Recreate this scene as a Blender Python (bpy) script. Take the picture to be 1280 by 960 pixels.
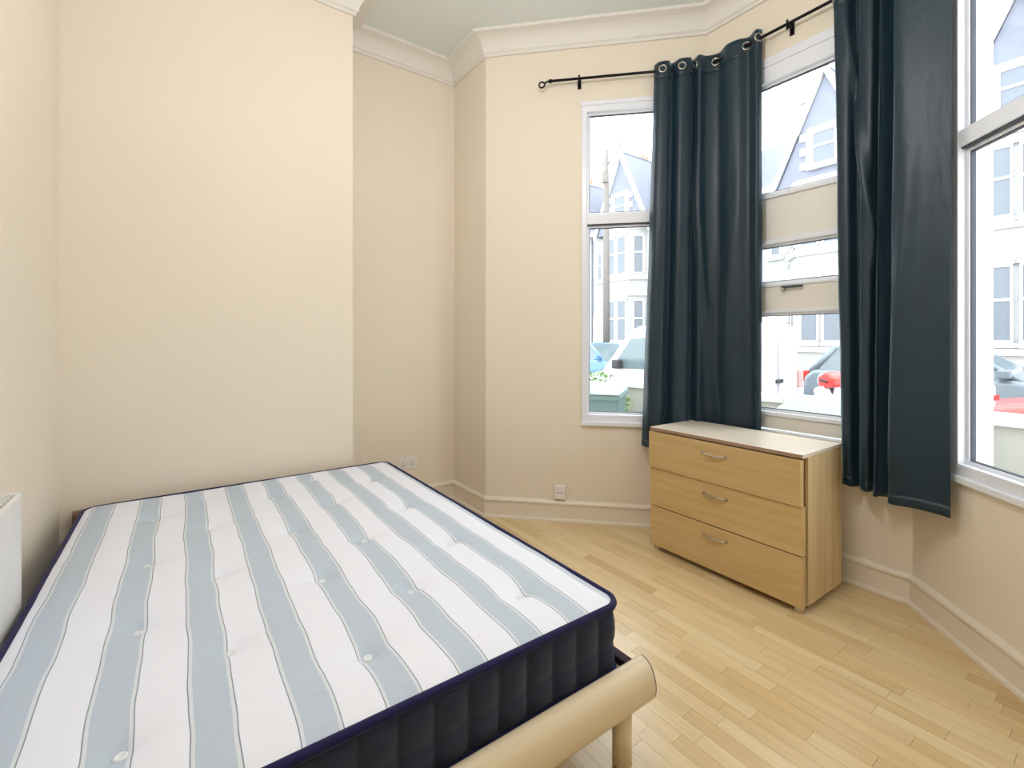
import bpy, bmesh, math, random
from math import sin, cos, pi, sqrt, radians, hypot, exp
from mathutils import Vector, Matrix, noise
random.seed(7)
for o in list(bpy.data.objects): bpy.data.objects.remove(o)
scene = bpy.context.scene
COL = scene.collection

# ------------------------------------------------------------------ camera
cam_d = bpy.data.cameras.new('camera'); cam = bpy.data.objects.new('camera', cam_d); COL.objects.link(cam)
cam.location = (0, 0, 1.22); cam.rotation_euler = (radians(90), 0, radians(54.6))
cam_d.sensor_width = 36; cam_d.lens = 583/1280*36; cam_d.shift_y = -55/1280
cam_d.clip_start = 0.02; cam_d.clip_end = 300
scene.camera = cam
# ------------------------------------------------------------------ sky (bright overcast)
wd = bpy.data.worlds.new('overcast_sky'); scene.world = wd; wd.use_nodes = True
bg = wd.node_tree.nodes['Background']
bg.inputs[0].default_value = (0.93, 0.965, 1.0, 1); bg.inputs[1].default_value = 5.0
FILL_LAMP_RADIANCE = 50.0  # strength of the added globe that fills the room with light
vs = scene.view_settings
vs.view_transform = 'Standard'; vs.look = 'None'; vs.gamma = 1.0; vs.use_curve_mapping = False; vs.exposure = 0.12

# ------------------------------------------------------------------ materials
def srgb(r, g, b):
    def f(c):
        c /= 255.0
        return c/12.92 if c <= 0.04045 else ((c+0.055)/1.055)**2.4
    return (f(r), f(g), f(b), 1)
def new_mat(name):
    m = bpy.data.materials.new(name); m.use_nodes = True
    return m, m.node_tree.nodes, m.node_tree.links, m.node_tree.nodes['Principled BSDF']
def plain(name, col, rough=0.5, metal=0.0, var=0.06, scale=8.0, bump=0.0, spec=0.5, coat=0.0, sheen=0.0):
    m, N, L, P = new_mat(name)
    P.inputs['Roughness'].default_value = rough; P.inputs['Metallic'].default_value = metal
    P.inputs['Specular IOR Level'].default_value = spec
    P.inputs['Coat Weight'].default_value = coat; P.inputs['Sheen Weight'].default_value = sheen
    tc = N.new('ShaderNodeTexCoord'); nz = N.new('ShaderNodeTexNoise')
    nz.inputs['Scale'].default_value = scale; nz.inputs['Detail'].default_value = 4
    L.new(tc.outputs['Object'], nz.inputs['Vector'])
    mx = N.new('ShaderNodeMix'); mx.data_type = 'RGBA'
    a = [max(0, c*(1-var)) for c in col[:3]]; b = [min(1, c*(1+var)) for c in col[:3]]
    mx.inputs[6].default_value = (*a, 1); mx.inputs[7].default_value = (*b, 1)
    L.new(nz.outputs['Fac'], mx.inputs[0]); L.new(mx.outputs[2], P.inputs['Base Color'])
    if bump:
        bp = N.new('ShaderNodeBump'); bp.inputs['Strength'].default_value = bump; bp.inputs['Distance'].default_value = 0.004
        n2 = N.new('ShaderNodeTexNoise'); n2.inputs['Scale'].default_value = scale*12; n2.inputs['Detail'].default_value = 3
        L.new(tc.outputs['Object'], n2.inputs['Vector']); L.new(n2.outputs['Fac'], bp.inputs['Height']); L.new(bp.outputs[0], P.inputs['Normal'])
    return m
M = {}
M['wall'] = plain('cream_emulsion', srgb(240, 230, 213), 0.7, var=0.025, scale=1.6, bump=0.05, spec=0.3)
M['ceiling'] = plain('ceiling_white', srgb(232, 238, 236), 0.8, var=0.015, scale=2, spec=0.2)
M['cornice'] = plain('cornice_white', srgb(236, 233, 226), 0.6, var=0.02, scale=3, spec=0.3)
M['skirting'] = plain('skirting_gloss', srgb(240, 230, 214), 0.35, var=0.02, scale=5)
M['upvc'] = plain('white_upvc', srgb(238, 242, 250), 0.3, var=0.01, scale=4)
M['board'] = plain('cream_board', srgb(238, 236, 228), 0.5, var=0.02, scale=4)
M['gasket'] = plain('grey_gasket', srgb(70, 76, 88), 0.6, var=0.05)
M['pole'] = plain('black_iron', srgb(22, 20, 24), 0.35, metal=0.6, var=0.1)
M['chrome'] = plain('brushed_chrome', srgb(190, 186, 178), 0.22, metal=1.0, var=0.04)
M['radiator'] = plain('radiator_white', srgb(240, 240, 240), 0.35, var=0.01)
M['grille'] = plain('radiator_grille', srgb(190, 188, 186), 0.5, var=0.08, scale=30)
M['plastic'] = plain('white_plastic', srgb(238, 236, 232), 0.35, var=0.01)
M['darkslot'] = plain('dark_slot', srgb(60, 58, 60), 0.6)
M['navy'] = plain('navy_tape', srgb(26, 24, 72), 0.7, var=0.15, scale=40, bump=0.2, sheen=0.1, spec=0.2)
M['border'] = plain('charcoal_navy_border_fabric', srgb(44, 54, 74), 0.8, var=0.2, scale=60, bump=0.35, sheen=0.15, spec=0.2)
M['tuft'] = plain('white_felt_tuft', srgb(235, 238, 242), 0.8, var=0.03)
M['edgeband'] = plain('grey_edge_band', srgb(92, 88, 82), 0.5)
M['rail'] = plain('dark_rail_fabric', srgb(52, 36, 52), 0.8)
M['feet'] = plain('cream_foot', srgb(214, 196, 170), 0.4)
M['lampglass'] = plain('lamp_shade_white', srgb(245, 240, 230), 0.6)

def wood(name, c1, c2, rough, axis='X', scale=1.0, spec=0.5, coat=0.0):
    m, N, L, P = new_mat(name)
    P.inputs['Roughness'].default_value = rough; P.inputs['Specular IOR Level'].default_value = spec; P.inputs['Coat Weight'].default_value = coat
    P.inputs['Coat Roughness'].default_value = 0.2
    tc = N.new('ShaderNodeTexCoord'); mp = N.new('ShaderNodeMapping')
    s = {'X': (2, 40, 40), 'Y': (40, 2, 40), 'Z': (40, 40, 2)}[axis]
    mp.inputs['Scale'].default_value = tuple(v*scale for v in s)
    nz = N.new('ShaderNodeTexNoise'); nz.inputs['Scale'].default_value = 1; nz.inputs['Detail'].default_value = 5; nz.inputs['Distortion'].default_value = 0.4
    rp = N.new('ShaderNodeValToRGB'); rp.color_ramp.elements[0].color = c1; rp.color_ramp.elements[1].color = c2
    rp.color_ramp.elements[0].position = 0.3; rp.color_ramp.elements[1].position = 0.7
    L.new(tc.outputs['Object'], mp.inputs[0]); L.new(mp.outputs[0], nz.inputs['Vector']); L.new(nz.outputs['Fac'], rp.inputs[0])
    L.new(rp.outputs[0], P.inputs['Base Color'])
    return m
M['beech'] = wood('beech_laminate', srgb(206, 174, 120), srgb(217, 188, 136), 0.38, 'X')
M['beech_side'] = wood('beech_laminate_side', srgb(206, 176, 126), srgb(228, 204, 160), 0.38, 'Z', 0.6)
M['beech_top_glare'] = wood('beech_laminate_top_glare', srgb(232, 218, 198), srgb(240, 228, 210), 0.25, 'X')  # beech paled towards white: window glare put into the colour
M['headwood'] = wood('brown_headboard_wood', srgb(128, 96, 76), srgb(146, 112, 90), 0.45, 'Y')
M['bedwood'] = wood('pale_maple_laminate', srgb(224, 206, 172), srgb(229, 213, 182), 0.35, 'Y')

def floor_mat(name, island):
    m, N, L, P = new_mat(name)
    P.inputs['Roughness'].default_value = 0.32; P.inputs['Specular IOR Level'].default_value = 1.0
    if island: src = N.new('ShaderNodeNewGeometry').outputs['Random Per Island']
    else: src = N.new('ShaderNodeObjectInfo').outputs['Random']
    rp = N.new('ShaderNodeValToRGB'); e = rp.color_ramp.elements
    e[0].position = 0; e[0].color = srgb(204, 170, 118); e[1].position = 1; e[1].color = srgb(230, 208, 164)
    for p, c in ((0.12, (214, 184, 132)), (0.35, (222, 195, 146)), (0.7, (226, 201, 155))):
        q = e.new(p); q.color = srgb(*c)
    L.new(src, rp.inputs[0])
    tc = N.new('ShaderNodeTexCoord'); mp = N.new('ShaderNodeMapping'); mp.inputs['Scale'].default_value = (3, 70, 20)
    ad = N.new('ShaderNodeVectorMath'); ad.operation = 'ADD'
    cb = N.new('ShaderNodeCombineXYZ'); ml = N.new('ShaderNodeMath'); ml.operation = 'MULTIPLY'; ml.inputs[1].default_value = 37
    L.new(src, ml.inputs[0]); L.new(ml.outputs[0], cb.inputs[0]); L.new(ml.outputs[0], cb.inputs[2])
    L.new(tc.outputs['Object'], mp.inputs[0]); L.new(mp.outputs[0], ad.inputs[0]); L.new(cb.outputs[0], ad.inputs[1])
    nz = N.new('ShaderNodeTexNoise'); nz.inputs['Scale'].default_value = 1; nz.inputs['Detail'].default_value = 5
    L.new(ad.outputs[0], nz.inputs['Vector'])
    mr = N.new('ShaderNodeMapRange'); mr.inputs[1].default_value = 0.3; mr.inputs[2].default_value = 0.7; mr.inputs[3].default_value = 0.9; mr.inputs[4].default_value = 1.08
    L.new(nz.outputs['Fac'], mr.inputs[0])
    vm = N.new('ShaderNodeVectorMath'); vm.operation = 'SCALE'
    L.new(rp.outputs[0], vm.inputs[0]); L.new(mr.outputs[0], vm.inputs['Scale']); L.new(vm.outputs[0], P.inputs['Base Color'])
    return m
M['plank'] = floor_mat('beech_strip_laminate', False); M['plank_rest'] = floor_mat('beech_strip_laminate_rest', True)

def curtain_mat():
    m, N, L, P = new_mat('dark_teal_satin')
    P.inputs['Roughness'].default_value = 0.45; P.inputs['Specular IOR Level'].default_value = 0.55
    P.inputs['Sheen Weight'].default_value = 0.4; P.inputs['Sheen Roughness'].default_value = 0.35; P.inputs['Sheen Tint'].default_value = (0.5, 0.75, 0.8, 1)
    tc = N.new('ShaderNodeTexCoord'); nz = N.new('ShaderNodeTexNoise'); nz.inputs['Scale'].default_value = 5; nz.inputs['Detail'].default_value = 3
    L.new(tc.outputs['Object'], nz.inputs['Vector'])
    rp = N.new('ShaderNodeValToRGB'); rp.color_ramp.elements[0].color = srgb(9, 35, 50); rp.color_ramp.elements[1].color = srgb(14, 46, 62)
    L.new(nz.outputs['Fac'], rp.inputs[0]); L.new(rp.outputs[0], P.inputs['Base Color'])
    mp = N.new('ShaderNodeMapping'); mp.inputs['Scale'].default_value = (7, 7, 3)
    n2 = N.new('ShaderNodeTexNoise'); n2.inputs['Scale'].default_value = 2.2; n2.inputs['Detail'].default_value = 4; n2.inputs['Distortion'].default_value = 0.6
    bp = N.new('ShaderNodeBump'); bp.inputs['Strength'].default_value = 0.28; bp.inputs['Distance'].default_value = 0.014
    L.new(tc.outputs['Object'], mp.inputs[0]); L.new(mp.outputs[0], n2.inputs['Vector']); L.new(n2.outputs['Fac'], bp.inputs['Height']); L.new(bp.outputs[0], P.inputs['Normal'])
    return m
M['curtain'] = curtain_mat()

def ticking_mat():
    # woven stripe ticking: grey-blue bands with a pale edge and a thin grey line, along local X
    m, N, L, P = new_mat('striped_ticking')
    P.inputs['Roughness'].default_value = 0.85; P.inputs['Specular IOR Level'].default_value = 0.2; P.inputs['Sheen Weight'].default_value = 0.1
    tc = N.new('ShaderNodeTexCoord'); sx = N.new('ShaderNodeSeparateXYZ'); L.new(tc.outputs['Object'], sx.inputs[0])
    def mth(op, a, b=None, c=None):
        n = N.new('ShaderNodeMath'); n.operation = op
        for i, v in enumerate((a, b, c)):
            if v is None: continue
            if isinstance(v, (int, float)): n.inputs[i].default_value = v
            else: L.new(v, n.inputs[i])
        return n.outputs[0]
    nz = N.new('ShaderNodeTexNoise'); nz.inputs['Scale'].default_value = 4.5; nz.inputs['Detail'].default_value = 1
    L.new(tc.outputs['Object'], nz.inputs['Vector'])
    y = mth('ADD', sx.outputs[1], mth('MULTIPLY', mth('SUBTRACT', nz.outputs['Fac'], 0.5), 0.022))
    f = mth('FRACT', mth('ADD', mth('DIVIDE', mth('ADD', y, 0.6195), 0.1648), 0.5))
    d = mth('MULTIPLY', mth('ABSOLUTE', mth('SUBTRACT', f, 0.5)), 0.1648)
    band = mth('LESS_THAN', d, 0.031)
    pale = mth('MULTIPLY', mth('GREATER_THAN', d, 0.031), mth('LESS_THAN', d, 0.038))
    line = mth('MULTIPLY', mth('GREATER_THAN', d, 0.0375), mth('LESS_THAN', d, 0.0398))
    # fine cross threads
    mp = N.new('ShaderNodeMapping'); mp.inputs['Scale'].default_value = (260, 30, 1); L.new(tc.outputs['Object'], mp.inputs[0])
    n2 = N.new('ShaderNodeTexNoise'); n2.inputs['Scale'].default_value = 1; n2.inputs['Detail'].default_value = 3; L.new(mp.outputs[0], n2.inputs['Vector'])
    def mix(fac, a, b):
        n = N.new('ShaderNodeMix'); n.data_type = 'RGBA'
        L.new(fac, n.inputs[0])
        for i, v in ((6, a), (7, b)):
            if isinstance(v, tuple): n.inputs[i].default_value = v
            else: L.new(v, n.inputs[i])
        return n.outputs[2]
    blue = mix(n2.outputs['Fac'], srgb(182, 197, 214), srgb(203, 214, 227))
    base = mix(n2.outputs['Fac'], srgb(236, 240, 253), srgb(242, 245, 255))
    c = mix(pale, base, srgb(222, 228, 236)); c = mix(band, c, blue); c = mix(line, c, srgb(140, 150, 165))
    L.new(c, P.inputs['Base Color'])
    bp = N.new('ShaderNodeBump'); bp.inputs['Strength'].default_value = 0.25; bp.inputs['Distance'].default_value = 0.006
    n3 = N.new('ShaderNodeTexNoise'); n3.inputs['Scale'].default_value = 14; n3.inputs['Detail'].default_value = 5; L.new(tc.outputs['Object'], n3.inputs['Vector'])
    L.new(n3.outputs['Fac'], bp.inputs['Height']); L.new(bp.outputs[0], P.inputs['Normal'])
    return m
M['ticking'] = ticking_mat()

def glass_mat(name, tint=(1, 1, 1, 1), refl=1.0):
    m = bpy.data.materials.new(name); m.use_nodes = True; N = m.node_tree.nodes; L = m.node_tree.links
    N.remove(N['Principled BSDF']); out = N['Material Output']
    tr = N.new('ShaderNodeBsdfTransparent'); tr.inputs[0].default_value = tint
    gl = N.new('ShaderNodeBsdfGlossy'); gl.inputs['Roughness'].default_value = 0.02
    lw = N.new('ShaderNodeLayerWeight'); pw = N.new('ShaderNodeMath'); pw.operation = 'POWER'; pw.inputs[1].default_value = 5
    ma = N.new('ShaderNodeMath'); ma.operation = 'MULTIPLY_ADD'; ma.inputs[1].default_value = 0.5; ma.inputs[2].default_value = 0.035
    mx = N.new('ShaderNodeMixShader'); L.new(lw.outputs['Facing'], pw.inputs[0]); L.new(pw.outputs[0], ma.inputs[0])
    L.new(ma.outputs[0], mx.inputs[0]); L.new(tr.outputs[0], mx.inputs[1]); L.new(gl.outputs[0], mx.inputs[2]); L.new(mx.outputs[0], out.inputs[0])
    return m
M['glass'] = glass_mat('window_glass', (0.96, 0.98, 0.98, 1))
# street materials
M['render'] = plain('white_render', srgb(168, 167, 166), 0.8, var=0.04, scale=1.0)
M['stone'] = plain('pale_stone_trim', srgb(210, 209, 208), 0.7, var=0.05, scale=3)
M['greystone'] = plain('grey_rubble_stone', srgb(150, 148, 146), 0.9, var=0.25, scale=5)
M['slate'] = plain('grey_blue_slate', srgb(118, 123, 137), 0.6, var=0.15, scale=2)
M['housepane'] = plain('reflecting_house_pane', srgb(112, 119, 128), 0.35, var=0.15, scale=0.8)
M['door_dark'] = plain('dark_door_paint', srgb(92, 88, 84), 0.4)
M['chimney'] = plain('chimney_brick', srgb(170, 140, 124), 0.9, var=0.15, scale=6)
M['asphalt'] = plain('asphalt', srgb(122, 122, 126), 0.85, var=0.1, scale=6)
M['paving'] = plain('concrete_paving', srgb(176, 172, 166), 0.85, var=0.08, scale=2)
M['gardenwall'] = plain('painted_garden_wall', srgb(160, 160, 154), 0.85, var=0.06, scale=4)
M['coping'] = plain('white_coping', srgb(220, 220, 216), 0.7, var=0.04, scale=4)
M['pole_wood'] = plain('weathered_pole', srgb(122, 116, 112), 0.9, var=0.15, scale=6)
M['bin'] = plain('teal_green_bin', srgb(84, 108, 110), 0.5, var=0.08, scale=3)
M['binlid'] = plain('green_grey_bin_lid', srgb(140, 156, 152), 0.35, var=0.06, scale=3)
M['leaf'] = plain('green_leaf', srgb(108, 140, 84), 0.6, var=0.5, scale=9)
M['stem'] = plain('brown_stem', srgb(96, 80, 60), 0.8)
M['tyre'] = plain('tyre_rubber', srgb(46, 46, 48), 0.8)
M['alloy'] = plain('alloy_wheel', srgb(186, 188, 192), 0.35, metal=0.6)
M['carglass'] = plain('tinted_car_glass', srgb(96, 112, 118), 0.08, var=0.1, spec=0.8)
M['blue_paint'] = plain('blue_car_paint', srgb(82, 128, 176), 0.25, coat=0.6, var=0.03)
M['silver_paint'] = plain('silver_car_paint', srgb(206, 206, 210), 0.28, coat=0.5, var=0.03)
M['grey_paint'] = plain('grey_car_paint', srgb(112, 124, 132), 0.28, coat=0.5, var=0.03)
M['dark_paint'] = plain('dark_green_car_paint', srgb(62, 78, 78), 0.28, coat=0.5, var=0.03)
M['white_paint'] = plain('white_van_paint', srgb(196, 196, 206), 0.3, coat=0.4, var=0.02)
M['red_paint'] = plain('red_car_paint', srgb(206, 62, 56), 0.28, coat=0.5, var=0.03)
M['lamp_red'] = plain('red_lamp_lens', srgb(190, 50, 46), 0.2)
M['lamp_pink'] = plain('faded_lamp_lens', srgb(206, 150, 146), 0.25)
M['lamp_clear'] = plain('clear_lamp_lens', srgb(220, 224, 228), 0.15)
M['lamp_orange'] = plain('orange_lens', srgb(232, 160, 90), 0.3)
M['blackplastic'] = plain('black_plastic', srgb(52, 54, 58), 0.55)

# ------------------------------------------------------------------ mesh helpers
class MB:
    def __init__(s): s.v = []; s.f = []
    def quadmesh(s, vs, fs):
        b = len(s.v); s.v += [tuple(p) for p in vs]; s.f += [tuple(i+b for i in f) for f in fs]; return s
    def hexa(s, p):   # 8 points: bottom 4 (ccw), top 4
        return s.quadmesh(p, [(3, 2, 1, 0), (4, 5, 6, 7), (0, 1, 5, 4), (1, 2, 6, 5), (2, 3, 7, 6), (3, 0, 4, 7)])
    def box(s, x0, x1, y0, y1, z0, z1):
        return s.hexa([(x0, y0, z0), (x1, y0, z0), (x1, y1, z0), (x0, y1, z0), (x0, y0, z1), (x1, y0, z1), (x1, y1, z1), (x0, y1, z1)])
    def prism(s, pts, a0, a1, axis):
        # polygon pts (2D) extruded along axis
        def mk(p, a): return {'X': (a, p[0], p[1]), 'Y': (p[0], a, p[1]), 'Z': (p[0], p[1], a)}[axis]
        n = len(pts); vs = [mk(p, a0) for p in pts]+[mk(p, a1) for p in pts]
        fs = [(i, (i+1) % n, n+(i+1) % n, n+i) for i in range(n)]+[tuple(range(n-1, -1, -1)), tuple(range(n, 2*n))]
        return s.quadmesh(vs, fs)
    def tube(s, path, r, n=10, closed=False, caps=True):
        P = [Vector(p) for p in path]; k = len(P); vs = []; up = Vector((0, 0, 1)); prev = None
        for i in range(k):
            if closed: t = P[(i+1) % k]-P[i-1]
            else: t = P[min(i+1, k-1)]-P[max(i-1, 0)]
            t.normalize()
            if prev is None:
                ref = up if abs(t.dot(up)) < 0.9 else Vector((1, 0, 0)); a = t.cross(ref).normalized()
            else:
                a = prev-t*prev.dot(t); a.normalize()
            prev = a; b = t.cross(a)
            ri = r[i] if isinstance(r, (list, tuple)) else r
            for j in range(n):
                q = 2*pi*j/n; vs.append(P[i]+a*(cos(q)*ri)+b*(sin(q)*ri))
        fs = []
        for i in range(k if closed else k-1):
            for j in range(n):
                i2 = (i+1) % k; fs.append((i*n+j, i*n+(j+1) % n, i2*n+(j+1) % n, i2*n+j))
        if caps and not closed: fs += [tuple(range(n-1, -1, -1)), tuple(range((k-1)*n, k*n))]
        return s.quadmesh(vs, fs)
    def lathe(s, prof, c=(0, 0, 0), axis='Z', n=20):
        # prof: (radius, height) list
        vs = []
        for r, z in prof:
            for j in range(n):
                q = 2*pi*j/n; a, b = r*cos(q), r*sin(q)
                p = {'Z': (a, b, z), 'Y': (a, z, b), 'X': (z, a, b)}[axis]
                vs.append((c[0]+p[0], c[1]+p[1], c[2]+p[2]))
        k = len(prof); fs = [(i*n+j, i*n+(j+1) % n, (i+1)*n+(j+1) % n, (i+1)*n+j) for i in range(k-1) for j in range(n)]
        fs += [tuple(range(n-1, -1, -1)), tuple(range((k-1)*n, k*n))]
        return s.quadmesh(vs, fs)
    def torus(s, c, normal, R, r, n=20, k=8):
        nn = Vector(normal).normalized(); ref = Vector((0, 0, 1)) if abs(nn.z) < 0.9 else Vector((1, 0, 0))
        a = nn.cross(ref).normalized(); b = nn.cross(a)
        return s.tube([Vector(c)+a*(R*cos(2*pi*i/n))+b*(R*sin(2*pi*i/n)) for i in range(n)], r, k, closed=True)
    def build(s, name, mat, parent=None, smooth=False, bevel=0.0, seg=2, kind=None, label=None, shift=None):
        me = bpy.data.meshes.new(name)
        v = s.v if shift is None else [(p[0]-shift[0], p[1]-shift[1], p[2]-shift[2]) for p in s.v]
        me.from_pydata([tuple(p) for p in v], [], s.f)
        bm = bmesh.new(); bm.from_mesh(me); bmesh.ops.recalc_face_normals(bm, faces=bm.faces); bm.to_mesh(me); bm.free()
        if smooth:
            for p in me.polygons: p.use_smooth = True
        me.materials.append(mat)
        o = bpy.data.objects.new(name, me); COL.objects.link(o)
        if shift is not None and parent is None: o.location = shift
        if parent is not None: o.parent = parent
        if bevel:
            b = o.modifiers.new('bevel', 'BEVEL'); b.width = bevel; b.segments = seg; b.limit_method = 'ANGLE'; b.angle_limit = radians(40)
        if smooth == 'auto':
            wn = o.modifiers.new('wn', 'WEIGHTED_NORMAL')
        if kind: o['kind'] = kind
        if label: o['label'] = label
        return o
def bx(x0, x1, y0, y1, z0, z1): return MB().box(x0, x1, y0, y1, z0, z1)
def thing(name, label, cat, loc=(0, 0, 0), rz=0.0, group=None):
    o = bpy.data.objects.new(name, None); COL.objects.link(o); o.location = loc; o.rotation_euler = (0, 0, rz)
    o.empty_display_size = 0.1; o['label'] = label; o['category'] = cat
    if group: o['group'] = group
    return o
def struct_empty(name, label=None, loc=(0, 0, 0)):
    o = bpy.data.objects.new(name, None); COL.objects.link(o); o.location = loc; o['kind'] = 'structure'; o.empty_display_size = 0.1
    if label: o['label'] = label
    return o
def tag(o, label, cat, group=None):
    o['label'] = label; o['category'] = cat
    if group: o['group'] = group
    return o
def copy_tree(o, parent=None):
    c = o.copy(); COL.objects.link(c); c.parent = parent
    for ch in list(o.children): copy_tree(ch, c)
    return c

# ------------------------------------------------------------------ room plan (metres; camera over the origin)
PLAN = [(-2.86, -0.44), (-2.86, 0.85), (-3.21, 0.85), (-3.21, 1.73), (-2.75, 1.73), (-1.72, 2.76), (-0.685, 2.76), (0.345, 1.73), (0.80, 1.73), (0.80, -0.44)]
NP = len(PLAN)
CEIL = 3.31; CORN = 3.18
def seg(i):
    a, b = Vector(PLAN[i]), Vector(PLAN[(i+1) % NP]); t = (b-a); Ln = t.length; t.normalize(); r = Vector((t.y, -t.x))
    return a, b, t, r, Ln
def miter(i):
    r1 = seg((i-1) % NP)[3]; r2 = seg(i)[3]
    return (r1+r2)/(1+r1.dot(r2))
def sweep(i, prof):
    a, b = Vector(PLAN[i]), Vector(PLAN[(i+1) % NP]); ma, mb_ = miter(i), miter((i+1) % NP)
    vs = []; k = len(prof)
    for P, m in ((a, ma), (b, mb_)):
        for o, z in prof: q = P+m*o; vs.append((q.x, q.y, z))
    fs = [(j, (j+1) % k, k+(j+1) % k, k+j) for j in range(k)]+[tuple(range(k)), tuple(range(2*k-1, k-1, -1))]
    return MB().quadmesh(vs, fs)
TH = 0.13
def wall_piece(mb, i, s0, s1, z0, z1):
    a, b, t, r, Ln = seg(i)
    p0 = a+t*s0; p1 = a+t*s1
    q0 = (a-miter(i)*TH) if s0 <= 0 else p0-r*TH
    q1 = (b-miter((i+1) % NP)*TH) if s1 >= Ln-1e-6 else p1-r*TH
    mb.hexa([(p0.x, p0.y, z0), (p1.x, p1.y, z0), (q1.x, q1.y, z0), (q0.x, q0.y, z0), (p0.x, p0.y, z1), (p1.x, p1.y, z1), (q1.x, q1.y, z1), (q0.x, q0.y, z1)])
OPEN = {4: (0.675, 1.195, 0.675, 2.80), 5: (0.155, 0.885, 0.70, 2.83), 6: (0.262, 0.782, 0.675, 2.80)}
WN = ['wall_breast', 'wall_breast_return', 'wall_alcove', 'wall_bay_return', 'wall_bay_left', 'wall_bay_front', 'wall_bay_right', 'wall_bay_return_right', 'wall_right', 'wall_rear']
for i in range(NP):
    mb = MB(); Ln = seg(i)[4]
    if i in OPEN:
        s0, s1, z0, z1 = OPEN[i]
        wall_piece(mb, i, 0, s0, -0.3, CEIL+0.1); wall_piece(mb, i, s1, Ln, -0.3, CEIL+0.1)
        wall_piece(mb, i, s0, s1, -0.3, z0); wall_piece(mb, i, s0, s1, z1, CEIL+0.1)
    else: wall_piece(mb, i, 0, Ln, -0.3, CEIL+0.1)
    mb.build(WN[i], M['wall'], kind='structure')
# ceiling
mb = MB(); mb.prism([(p[0]+(-0.05 if p[0] < -1 else 0.05), p[1]+(0.05 if p[1] > 0 else -0.05)) for p in PLAN], CEIL, CEIL+0.12, 'Z')
mb.build('ceiling', M['ceiling'], kind='structure')
cp = [(-0.01, CORN), (0.014, CORN), (0.016, CORN+0.016), (0.022, CORN+0.02)]
for k in range(8):
    a = k/7*pi/2; cp.append((0.028+0.085*(1-cos(a)), CORN+0.024+0.085*sin(a)))
cp += [(0.125, CORN+0.112), (0.127, CEIL+0.005), (-0.01, CEIL+0.005)]
for i in range(NP):
    o = sweep(i, cp).build('trim_%d' % (i+1), M['cornice'], kind='structure')
sp = [(-0.005, -0.02), (0.030, -0.02), (0.030, 0.004), (0.027, 0.013), (0.017, 0.019), (0.016, 0.10), (0.017, 0.108), (0.024, 0.113), (0.024, 0.124), (0.018, 0.131), (0.012, 0.137), (-0.005, 0.138)]
for i in range(NP):
    sweep(i, sp).build('baseboard_'+WN[i][5:], M['skirting'], kind='structure')

# ------------------------------------------------------------------ floor: three-strip laminate, every strip in view is a plank
fl = MB(); fl.prism([(p[0]+(-0.03 if p[0] < -1 else 0.03), p[1]+(0.03 if p[1] > 0 else -0.03)) for p in PLAN], -0.10, -0.0045, 'Z')
floor = fl.build('floor', plain('floor_underlay', srgb(150, 110, 66), 0.6), kind='structure')
def row_span(y):
    lo, hi = (-2.86, 0.80)
    if y > 0.85: lo = -3.21
    if y > 1.73: lo = -2.75+(y-1.73); hi = 0.345-(y-1.73)
    return lo-0.03, hi+0.03
SW = 0.0575; rest = MB(); pmesh = {}; rng = random.Random(11)
LENS = [0.30, 0.36, 0.41, 0.46, 0.52]
def plank_mesh(L_):
    key = round(L_, 3)
    if key not in pmesh:
        o = MB().box(0, L_-0.0009, 0.0004, SW-0.0004, -0.004, 0).build('plank', M['plank']); pmesh[key] = o.data
        bpy.data.objects.remove(o)
    return pmesh[key]
row = 0; y = -0.46
while y < 2.79:
    yc = y+SW/2; lo, hi = row_span(min(yc+SW/2, 2.77) if yc > 1.73 else yc)
    if hi-lo < 0.1: break
    x = lo
    first = True
    while x < hi-0.02:
        L_ = rng.choice(LENS)
        if first: L_ = rng.choice([0.14, 0.2]+LENS[:4]); first = False
        L_ = min(L_, hi-x)
        if hi-(x+L_) < 0.1: L_ = hi-x
        L_ = round(L_, 3)
        vis = (yc > 1.0 and x+L_ > -2.9) or (x+L_ > -0.95 and yc > 0.72)
        if vis:
            p = bpy.data.objects.new('plank', plank_mesh(L_)); COL.objects.link(p); p.location = (x, y, 0); p.parent = floor
        else: rest.box(x, x+L_-0.0009, y+0.0004, y+SW-0.0004, -0.004, 0)
        x += L_
    y += SW; row += 1
rest.build('planks_under_bed', M['plank_rest'], parent=floor, kind='stuff')

# ------------------------------------------------------------------ windows
def wbox(mb, i, s0, s1, o0, o1, z0, z1):
    a, b, t, r, Ln = seg(i)
    q = [a+t*s0+r*o0, a+t*s1+r*o0, a+t*s1+r*o1, a+t*s0+r*o1]
    mb.hexa([(p.x, p.y, z0) for p in q]+[(p.x, p.y, z1) for p in q]); return mb
def W(i, s0, s1, o0, o1, z0, z1): return wbox(MB(), i, s0, s1, o0, o1, z0, z1)
def pane_set(root, i, s0, s1, z0, z1, o=-0.035):
    # glazing bead + dark gasket + pane filling the light between s0..s1, z0..z1
    g = MB(); e = 0.014
    for (a0, a1, b0, b1) in ((s0, s1, z1-e, z1), (s0, s1, z0, z0+e), (s0, s0+e, z0+e, z1-e), (s1-e, s1, z0+e, z1-e)): wbox(g, i, a0, a1, o-0.012, o+0.014, b0, b1)
    gb = g.build('glazing_bead', M['upvc'], root)
    k = MB(); q = e+0.004
    for (a0, a1, b0, b1) in ((s0+e, s1-e, z1-q, z1-e), (s0+e, s1-e, z0+e, z0+q), (s0+e, s0+q, z0+q, z1-q), (s1-q, s1-e, z0+q, z1-q)): wbox(k, i, a0, a1, o-0.008, o+0.009, b0, b1)
    k.build('gasket', M['gasket'], gb)
    W(i, s0+e, s1-e, o-0.003, o+0.003, z0+e, z1-e).build('pane', M['glass'], root)
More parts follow.
